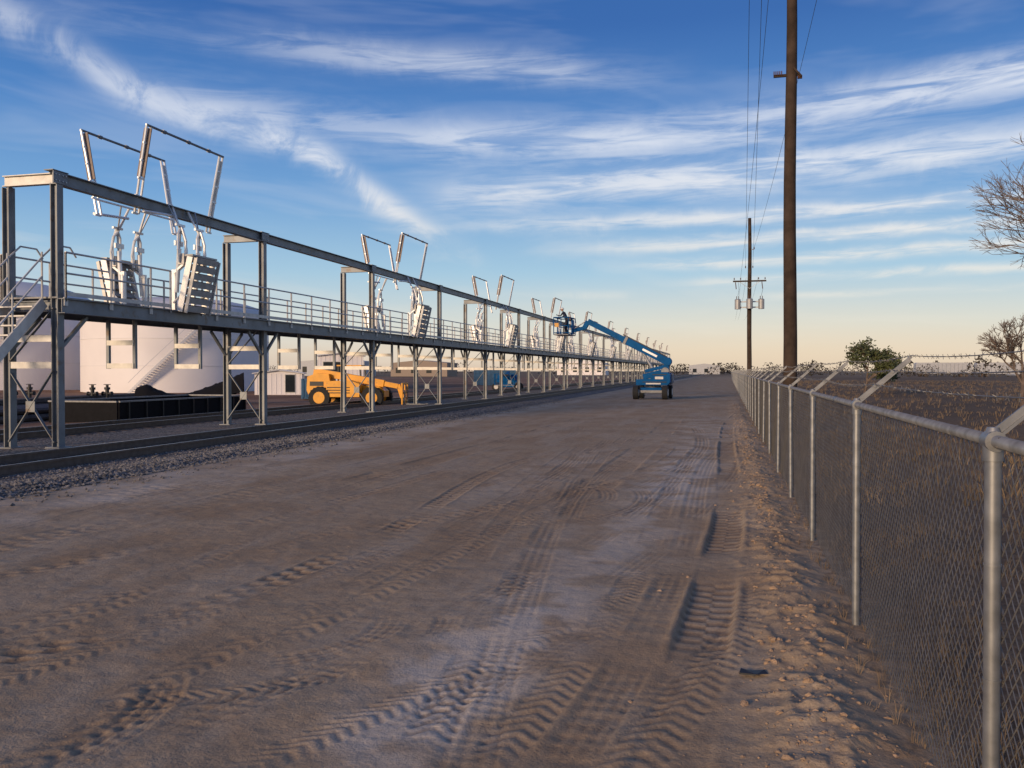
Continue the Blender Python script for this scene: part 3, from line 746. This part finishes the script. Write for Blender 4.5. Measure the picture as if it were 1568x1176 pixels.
# ---------------------------------------------------------------- telehandler
def telehandler(loc,rot):
    e=empty('telehandler',loc,rot)
    b=MB()
    b.prism([(-2.4,.75),(-2.5,1.0),(-2.45,1.75),(-1.9,1.95),(-1.2,1.9),(-1.1,1.35),(1.7,1.2),(2.0,.95),(2.0,.6),(-1.6,.55)],-.55,.55,M_ORANGE)
    b.prism([(-1.15,.62),(-1.15,1.5),(.2,1.55),(.75,1.35),(.75,.62)],-1.15,-.56,M_ORANGE)
    b.prism([(-1.2,.62),(-1.2,1.3),(.5,1.3),(.6,.62)],.56,1.12,M_ORANGE)
    b.box((-2.5,0,1.2),(.08,.9,.4),M_BLACK)
    for z in(.85,1.0,1.15): b.beam((-1.1,-1.165,z),(.2,-1.165,z),.012,.05,M_BLACK)
    b.beam((-2.3,-.56,1.35),(-1.5,-.56,1.35),.012,.25,M_BLACK)
    b.obj('chassis',e,bevel=.04)
    c=MB(); 
    for x_,y_ in((-1.0,.58),(-1.0,1.15),(.35,.58),(.5,1.15)): c.beam((x_,y_,1.3),(x_*.8 if x_>0 else x_,y_,2.35),.07,.07,M_BLACK,(1,0,0))
    c.box((-.35,.87,2.38),(1.45,.72,.07),M_ORANGE); c.box((-.6,.87,1.45),(.5,.5,.14),M_BLACK); c.box((-.82,.87,1.75),(.1,.5,.6),M_BLACK)
    c.obj('cab',e)
    w_=MB()
    for x_ in(-1.55,1.45):
        for y_ in(-1.0,1.0): wheel(w_,(x_,y_,.58),.6,.4,M_ORANGE)
    w_.obj('wheels',e)
    m=MB(); m.beam((-2.2,-.05,2.05),(1.9,-.05,1.35),.36,.40,M_ORANGE); m.beam((1.9,-.05,1.35),(2.7,-.05,1.2),.26,.28,M_ORANGE)
    m.beam((2.7,-.05,1.3),(2.95,-.05,.55),.22,.24,M_ORANGE,(1,0,0)); m.tube((.2,-.05,1.2),(1.2,-.05,1.4),.07,M_GALV)
    m.obj('telescopic_boom',e,bevel=.02)
    f=MB()
    for z in(.35,.85,1.35): f.beam((3.05,-.65,z),(3.05,.65,z),.07,.09,M_ORANGE)
    for y_ in(-.65,0,.65): f.beam((3.05,y_,.2),(3.05,y_,1.4),.09,.07,M_ORANGE,(1,0,0))
    for y_ in(-.4,.4): f.beam((3.1,y_,.22),(4.3,y_,.2),.13,.05,M_GRATE); f.beam((3.12,y_,.2),(3.12,y_,1.0),.13,.05,M_GRATE,(1,0,0))
    f.obj('fork_carriage',e)
telehandler((-20.7,44.6,-.33),(0,0,math.radians(8)))

# ---------------------------------------------------------------- storage tanks & yard things
def tank(loc,r,h,hr,stair):
    e=empty('storage_tank',loc)
    m=MB(); n=72
    k0=m.mi(M_TANK);k1=m.mi(M_TANKR)
    rings=[(r,0),(r,h)]+[(r*math.cos(t*math.pi/2/7)*1.0,h+hr*math.sin(t*math.pi/2/7)) for t in range(1,7)]+[(r*.03,h+hr)]
    for rr,z in rings:
        for i in range(n): a=2*math.pi*i/n; m.v.append((rr*math.cos(a),rr*math.sin(a),z))
    for q_ in range(len(rings)-1):
        for i in range(n):
            j=(i+1)%n; m.f.append((q_*n+i,q_*n+j,(q_+1)*n+j,(q_+1)*n+i)); m.m.append(k0 if q_==0 else k1)
    o=m.obj('shell',e,smooth=True)
    try: o.data.set_sharp_from_angle(angle=math.radians(20))
    except Exception as ex: print(ex)
    d=MB()
    for i in range(n):
        a=2*math.pi*i/n;b=2*math.pi*(i+1)/n
        for zz,hh_ in((h,.12),(h*.33,.02),(h*.66,.02)):
            d.beam(((r+.02)*math.cos(a),(r+.02)*math.sin(a),zz),((r+.02)*math.cos(b),(r+.02)*math.sin(b),zz),.05,hh_,M_TANKR)
    A0=math.radians(stair)
    for i in range(40):
        a=A0+i*.02; z=i*h/40
        d.box(((r+.5)*math.cos(a),(r+.5)*math.sin(a),z),(.5,.5,.06),M_TANKR)
        b=a+.02; 
        for dz in(0,1.): d.beam(((r+.85)*math.cos(a),(r+.85)*math.sin(a),z+dz),((r+.85)*math.cos(b),(r+.85)*math.sin(b),z+h/40+dz),.05,.2 if dz==0 else .05,M_TANKR)
    d.obj('fittings',e)
tank((-78.3,78.1,-.35),9.6,8.9,3.2,-75)
tank((-55.2,76.8,-.35),9.05,7.8,1.8,-80)
def shed(name,loc,sz,rot,m,roofh,winds):
    e=empty(name,loc,(0,0,rot)); b=MB(); L,W_,H_=sz
    b.prism([(-L/2,0),(L/2,0),(L/2,H_),(0,H_+roofh),(-L/2,H_)],-W_/2,W_/2,m)
    for i in range(int(L/.4)): b.beam((-L/2+.2+i*.4,-W_/2-.012,.05),(-L/2+.2+i*.4,-W_/2-.012,H_-.05),.06,.02,m,(0,1,0))
    b.obj('walls',e)
    r=MB()
    for s in(-1,1): r.beam((s*(L/2+.2),0,H_-.02),(0,0,H_+roofh+.08),W_+.5,.08,M_TANKR)
    r.obj('roof',e)
    w_=MB()
    for x_,z_,a,c in winds: w_.box((x_,-W_/2-.03,z_),(a,.05,c),M_GLASS); w_.box((x_,-W_/2-.02,z_),(a+.12,.04,c+.12),M_LIGHT)
    w_.obj('windows',e)
shed('office_trailer',(-34.5,72,-.35),(4.0,2.8,3.5),math.radians(24),M_TANK,.15,[(-.6,2.4,1.9,1.0)])
shed('metal_shed',(-38.5,68,-.35),(4.0,3,1.9),math.radians(24),M_TANK,.2,[(1.,1.0,.8,1.5)])
def container(loc,rot,m,L=3.0,H_=1.6):
    b=MB(); b.box((0,0,H_/2),(L,1.8,H_),m)
    for i in range(int(L/.2)): b.beam((-L/2+.1+i*.2,-.92,.1),(-L/2+.1+i*.2,-.92,H_-.1),.09,.05,m,(0,1,0))
    for x_ in(-L/2,L/2): b.box((x_,-.92,H_/2),(.12,.1,H_+.02),m)
    b.obj('storage_container',loc=loc,rot=(0,0,rot))
container((-30.5,59,-.35),math.radians(20),M_CONT,1.6,1.5); container((-52,110,-.4),.2,M_SIDING,6,2.6)
container((-33,120,-.4),.2,M_CONT,6,2.6)
cw=MB()
for a,b in(((-23.2,28.5),(-23.2,37.5)),((-26.4,28.5),(-26.4,37.5)),((-26.4,28.5),(-23.2,28.5)),((-26.4,37.5),(-23.2,37.5))):
    cw.beam((a[0],a[1],.06),(b[0],b[1],.06),.12,.86,M_LINER)
    cw.beam((a[0],a[1],.53),(b[0],b[1],.53),.2,.06,M_GRATE)
for i in range(9): cw.beam((-23.1,29+i*1.05,-.3),(-23.1,29+i*1.05,.5),.08,.07,M_BLACK,(0,1,0))
cw.obj('containment_wall')
ln=MB(); k=ln.mi(M_LINER); nx,ny=30,8
for j in range(ny+1):
    for i in range(nx+1):
        t=i/nx; s=j/ny
        zt=(.55+1.5*(abs(t-.42)/.58)**1.5)*math.sin(math.pi*min(1,.03+s*.94))**.5+.05*math.sin(i*2.1+j*3)
        if t<.10: zt*=t/.10*.4+.6
        ln.v.append((-3.2+6.4*t,-1+2*s,zt+(.08*math.sin(t*9+s*4))))
for j in range(ny):
    for i in range(nx): b=j*(nx+1)+i; ln.f.append((b,b+1,b+nx+2,b+nx+1)); ln.m.append(k)
ln.obj('black_liner_pile',loc=(-33.0,47.2,-.30),rot=(0,0,math.radians(30)),smooth=True)
ps=MB(); RP=random.Random(4)
for i in range(14):
    ps.tube((-30+i%7*.35+RP.uniform(-.05,.05),22,-.2+(i//7)*.3),(-30+i%7*.35,42,-.2+(i//7)*.3),.14,M_RAIL if i%3 else M_TWIG,8)
ps.obj('pipe_stack')
ps=MB()
for i in range(10): ps.beam((-38+i%5*.3,30,-.2+(i//5)*.26),(-41+i%5*.3,52,-.2+(i//5)*.26),.24,.22,M_TIE)
ps.obj('timber_stack')
def valve(loc):
    m=MB(); m.tube((0,0,0),(0,0,.85),.12,M_BLACK,12); m.tube((0,0,.85),(0,0,1.0),.18,M_BLACK,12); m.tube((0,0,1.),(0,0,1.15),.09,M_BLACK,10)
    m.tube((-.3,0,.6),(.3,0,.6),.09,M_BLACK,10); m.tube((.28,0,.6),(.36,0,.6),.14,M_BLACK,10); m.tube((-.36,0,.6),(-.28,0,.6),.14,M_BLACK,10)
    for i in range(8):
        a=i*math.pi/4; m.tube((.2*math.cos(a),.2*math.sin(a),1.18),(.2*math.cos(a+.785),.2*math.sin(a+.785),1.18),.02,M_BLACK,5)
    m.obj('yard_hydrant',loc=loc)
for l in((-44.6,45,-.3),(-43.8,45.6,-.3),(-39,45.6,-.3),(-38.4,46.2,-.3)): valve(l)

# ---------------------------------------------------------------- trees
def tree(name,loc,h,seed,depth=6,leaf=0,spread=.55,r0=.16,trunk=.25,minr=.006,fork=(2,3),leafsz=.07,lean=(0,0,0)):
    R=random.Random(seed); m=MB(); tips=[]
    def br(p,d,l,r,lv):
        n=3; q=p
        for i in range(n):
            d=(d+V((R.gauss(0,.10),R.gauss(0,.10),R.gauss(0,.06)+.02))).normalized(); q2=q+d*(l/n)
            m.tube(q,q2,max(minr,r*(1-i*.1)),M_TWIG,5 if lv<3 else 3,max(minr,r*(1-(i+1)*.1)),cap=False); 
            if lv>=2 and lv<depth and R.random()<.55:
                dd=(d+V((R.gauss(0,.7),R.gauss(0,.7),R.gauss(0,.4)))).normalized(); br(q2,dd,l*.5,r*.4,max(lv+2,depth-1))
            q=q2
            if lv>=depth-2: tips.append(q)
        if lv>=depth: return
        for _ in range(R.randint(*fork)):
            dd=(d+V((R.gauss(0,spread),R.gauss(0,spread),R.gauss(.05,spread*.5)))).normalized(); br(q,dd,l*R.uniform(.68,.86),r*.66,lv+1)
    br(V((0,0,-.1)),(V((0,0,1))+V(lean)).normalized(),h*trunk,r0,0)
    e=empty(name,loc); m.obj('branches',e)
    if leaf:
        L_=MB()
        for _ in range(leaf):
            p=R.choice(tips)+V((R.gauss(0,.13),R.gauss(0,.13),R.gauss(0,.13))); a=V((R.gauss(0,1),R.gauss(0,1),R.gauss(0,1))).normalized(); b=a.orthogonal().normalized(); s=leafsz*R.uniform(.6,1.4)
            L_.poly([p-a*s,p+b*s*.5,p+a*s,p-b*s*.5],M_LEAF)
        L_.obj('leaves',e)
    return e
tree('bare_tree',(13.0,28.6,0),9.2,5,8,0,.45,.17,.28,.0042,(2,3))
tree('bare_tree',(13.9,46,0),6.6,9,6,0,.5,.12,.18,.009,(3,3))
tree('bare_shrub',(17.8,55,0),5.4,12,5,0,.6,.10,.14,.011,(3,4))
tree('bare_shrub',(23,62,0),6,15,5,0,.6,.10,.12,.012,(3,4))
tree('leafy_bush',(9.6,66,0),6.9,23,5,3600,.5,.11,.16,.012,(3,3),.11)
tree('leafy_bush',(12.2,72,0),4.0,27,4,1500,.6,.09,.18,.012,(3,4),.12)

# ---------------------------------------------------------------- distance
dt=MB(); k=dt.mi(M_FAR); RD=random.Random(31)
def clump(x,yv,h,wd,nn):
    for _ in range(nn):
        a=RD.gauss(0,.38)*wd; z=abs(RD.random()**.8)*h*(1-min(.9,abs(a)/wd)**2); s=h*.10*RD.uniform(.5,1.4)
        b=len(dt.v); 
        for q_ in range(4): dt.v.append((x+a+RD.uniform(-s,s),yv+RD.uniform(-s,s)*2,max(-.3,z+RD.uniform(-s,s))))
        dt.f+=[(b,b+1,b+2),(b+1,b+2,b+3)]; dt.m+=[k,k]
for i in range(170):
    x=RD.uniform(-700,650); yv=RD.uniform(520,700); clump(x,yv,RD.uniform(3,8),RD.uniform(6,20),80)
for i in range(16): clump(RD.uniform(-40,5),RD.uniform(420,520),RD.uniform(3,6.5),RD.uniform(5,12),80)
for i in range(50): clump(RD.uniform(25,260),RD.uniform(240,420),RD.uniform(2.5,5.5),RD.uniform(5,12),90)
dt.obj('distant_trees')
def fbuild(x,yv,L,H_,m,name='distant_building'):
    b=MB(); b.prism([(-L/2,0),(L/2,0),(L/2,H_),(0,H_*1.2),(-L/2,H_)],-6,6,m)
    for i in range(int(L/6)): b.box((-L/2+3+i*6,-6.03,H_*.45),(2,.06,H_*.4),M_GLASS)
    b.obj(name,loc=(x,yv,-.3))
fbuild(-160,330,30,6,M_SIDING);fbuild(-70,420,24,6,M_TANK);fbuild(-12,470,16,5,M_SIDING);fbuild(120,380,20,5,M_SIDING)
fbuild(-110,300,22,5,M_BROWN)
def hopper(x,yv):
    m=MB(); m.prism([(-8,1.2),(-6,.9),(6,.9),(8,1.2),(8,4),(7.5,4.3),(-7.5,4.3),(-8,4)],-1.5,1.5,M_SIDING)
    for i in range(14): m.beam((-7.5+i*1.15,-1.53,1.2),(-7.5+i*1.15,-1.53,4),.12,.06,M_GALV,(0,1,0))
    for x_ in(-6.5,-5,5,6.5): m.tube((x_,-1,.45),(x_,1,.45),.45,M_RAIL,14)
    m.obj('freight_car',loc=(x,yv,0),rot=(0,0,.06))
for i in range(5): hopper(64+i*17.2,285+i*1.0)

# ---------------------------------------------------------------- camera
cam=bpy.data.cameras.new('camera'); co_=bpy.data.objects.new('camera',cam); S.collection.objects.link(co_); S.camera=co_
cam.sensor_width=36; cam.lens=29.85; cam.clip_end=9000; cam.clip_start=.05
co_.location=(0,0,1.74); co_.rotation_euler=(math.radians(90-.88),0,math.radians(14.24))

# ---------------------------------------------------------------- light
SE=12.; sx,sy=-.42,-.907
sun=bpy.data.lights.new('sun','SUN'); sun.energy=3.3; sun.color=(1,.72,.46); sun.angle=math.radians(11)
so=bpy.data.objects.new('sun',sun); S.collection.objects.link(so)
L=V((-sx,-sy,-math.tan(math.radians(SE)))); so.rotation_euler=L.to_track_quat('-Z','Y').to_euler()

wd=bpy.data.worlds.new('World'); S.world=wd; wd.use_nodes=True; nt=wd.node_tree; g=N(nt)
bg=nt.nodes['Background']; bg.inputs['Strength'].default_value=.1
sky=g.n('ShaderNodeTexSky',sky_type='NISHITA'); sky.sun_disc=False; sky.sun_elevation=math.radians(SE); sky.sun_rotation=math.atan2(sx,sy)
tc=g.n('ShaderNodeTexCoord'); s_=g.n('ShaderNodeSeparateXYZ'); g.L(tc.outputs['Generated'],s_.inputs[0])
az=g.m('MULTIPLY',g.m('ARCTAN2',s_.outputs['X'],s_.outputs['Y']),57.2958)
el=g.m('MULTIPLY',g.m('ARCSINE',s_.outputs['Z']),57.2958)
def lin(r,g_,b): return tuple(((c/255+.055)/1.055)**2.4 if c>10 else c/3294 for c in(r,g_,b))
ramp=g.n('ShaderNodeValToRGB'); cr=ramp.color_ramp
stops=[(0,(214,194,178)),(1.2,(222,208,192)),(3.,(208,216,214)),(6.5,(162,198,222)),(11,(114,163,213)),(16,(76,131,197)),(22,(48,100,172)),(40,(40,82,150)),(90,(36,70,132))]
for i,(e_,c) in enumerate(stops):
    p=e_/90
    if i<2: el_=cr.elements[i]; el_.position=p
    else: el_=cr.elements.new(p)
    el_.color=lin(*c)+(1,)
g.L(g.m('DIVIDE',el,90.),ramp.inputs['Fac'])
skyc=ramp.outputs['Color']
wm=g.m('MULTIPLY',g.m('POWER',2.718,g.m('MULTIPLY',-1.,g.m('POWER',g.m('DIVIDE',g.m('ABSOLUTE',g.m('SUBTRACT',az,4.)),24.),2.))),g.mr(el,7.,0.5))
skyc=g.mix(g.m('MULTIPLY',wm,.5),skyc,lin(242,218,184)+(1,))
cv=g.n('ShaderNodeCombineXYZ'); g.L(g.m('MULTIPLY',az,.045),cv.inputs[0]); g.L(g.m('MULTIPLY',g.m('ADD',el,g.m('MULTIPLY',az,.04)),.26),cv.inputs[1])
cv2=g.n('ShaderNodeCombineXYZ'); g.L(g.m('MULTIPLY',az,.13),cv2.inputs[0]); g.L(g.m('MULTIPLY',g.m('SUBTRACT',el,g.m('MULTIPLY',az,.03)),1.0),cv2.inputs[1]); cv2.inputs[2].default_value=4.
cv3=g.n('ShaderNodeCombineXYZ'); g.L(g.m('MULTIPLY',az,.3),cv3.inputs[0]); g.L(g.m('MULTIPLY',el,.3),cv3.inputs[1]); cv3.inputs[2].default_value=9.
nA=g.noise(cv.outputs[0],1.,4,.6,.5); nB=g.noise(cv2.outputs[0],1.,6,.62,.6); nC=g.noise(cv3.outputs[0],1.,6,.62,.8)
warpk=g.mr(el,4,13,.28,.8)
elw=g.m('ADD',el,g.m('MULTIPLY',warpk,g.m('ADD',g.m('MULTIPLY',g.m('SUBTRACT',nA,.5),2.2),g.m('MULTIPLY',g.m('SUBTRACT',nC,.5),1.3))))
def curve(pts,lo,hi):
    fc=g.n('ShaderNodeFloatCurve'); g.L(g.mr(az,-60,60,0,1,False),fc.inputs['Value']); c=fc.mapping.curves[0]
    P=[((a+60)/120,(v-lo)/(hi-lo)) for a,v in pts]
    c.points[0].location=(0,P[0][1]); c.points[1].location=(1,P[-1][1])
    for a,v in P: c.points.new(a,v)
    fc.mapping.update()
    return g.m('MULTIPLY_ADD',fc.outputs[0],hi-lo,lo)
def streak(cen,amp,wd_,fac=nB,w2=.34,w3=.60):
    c=curve(cen,0,30); a=curve(amp,0,1)
    x=g.m('DIVIDE',g.m('SUBTRACT',elw,c),wd_)
    ga=g.m('POWER',2.718,g.m('MULTIPLY',-1.,g.m('MULTIPLY',x,x)))
    return g.m('MULTIPLY',g.m('MULTIPLY',ga,a),g.mr(fac,w2,w3,.22,1.0))
streaks=[
 ([(-50,20.5),(-45,19.8),(-37.3,16.6),(-28.6,14.6),(-24,11.9),(-17,7.8),(-14,6.5)],[(-52,.5),(-42,.5),(-38,.7),(-34,.6),(-26,.9),(-20,.6),(-17,.3),(-14.5,0)],.9,nC),
 ([(-60,21),(-35.4,20.3),(-12.6,19.4),(-4,18.7)],[(-60,.3),(-38,.12),(-30,.35),(-16,.65),(-9,.3),(-3,.05),(0,0)],.9,nB),
 ([(-38,17),(-34.7,16.6),(-17.9,15.2),(-.5,15.4),(8,16.2),(17,16.7),(40,17)],[(-40,0),(-34,.3),(-22,.5),(-12,.85),(0,.75),(8,.85),(17,1),(45,.6)],1.2,nB),
 ([(-24,11.5),(-21.4,11.5),(-9,12.2),(5.5,12.8),(17,12.9),(45,13)],[(-24,0),(-18,.55),(-9,.9),(4,1),(17,1),(45,.7)],1.15,nB),
 ([(-24,9.6),(17,10.2),(45,10.2)],[(-24,0),(-14,.55),(0,.9),(17,1),(50,.5)],.5,nB),
 ([(-14,8.2),(17,8.6),(45,8.6)],[(-15,0),(-8,.5),(2,.9),(17,1),(50,.4)],.42,nB),
 ([(-8,7.0),(17,7.3),(45,6.9)],[(-10,0),(-4,.6),(5,.9),(17,.9),(50,.4)],.36,nB),
 ([(-4,5.8),(17,6.0),(45,5)],[(-6,0),(0,.6),(17,.8),(50,.3)],.28,nB),
 ([(0,4.8),(17,4.9),(45,5)],[(-2,0),(5,.5),(17,.65),(50,.3)],.24,nB),
 ([(-13,5.),(0,5.2)],[(-14,0),(-11,.35),(-8,.35),(-5,0)],.3,nC),
]
tot=None
for cen,amp,w__,f in streaks:
    v=streak(cen,amp,w__,f); tot=v if tot is None else g.m('ADD',tot,v)
veil=g.m('MULTIPLY',g.mr(nA,.45,.68),g.mr(el,2.,20.,.24,.14))
hi=g.m('MULTIPLY',g.mr(nA,.5,.75),g.mr(el,24,32,0,.6))
tot=g.m('MINIMUM',g.m('ADD',g.m('ADD',tot,veil),hi),1.)
cc=g.mix(g.mr(el,3.,16.),lin(244,234,220)+(1,),lin(234,237,245)+(1,))
skyc=g.mix(g.m('MULTIPLY',tot,.85),skyc,cc)
sc10=g.mix(1.,skyc,(9.4,9.4,9.4,1),'MULTIPLY')
nsk=g.mix(1.,sky.outputs[0],(.12,.12,.12,1),'MULTIPLY')
fin=g.mix(1.,sc10,nsk,'ADD')
g.L(fin,bg.inputs['Color'])
S.view_settings.view_transform='Standard'; S.view_settings.look='None'; S.view_settings.exposure=0
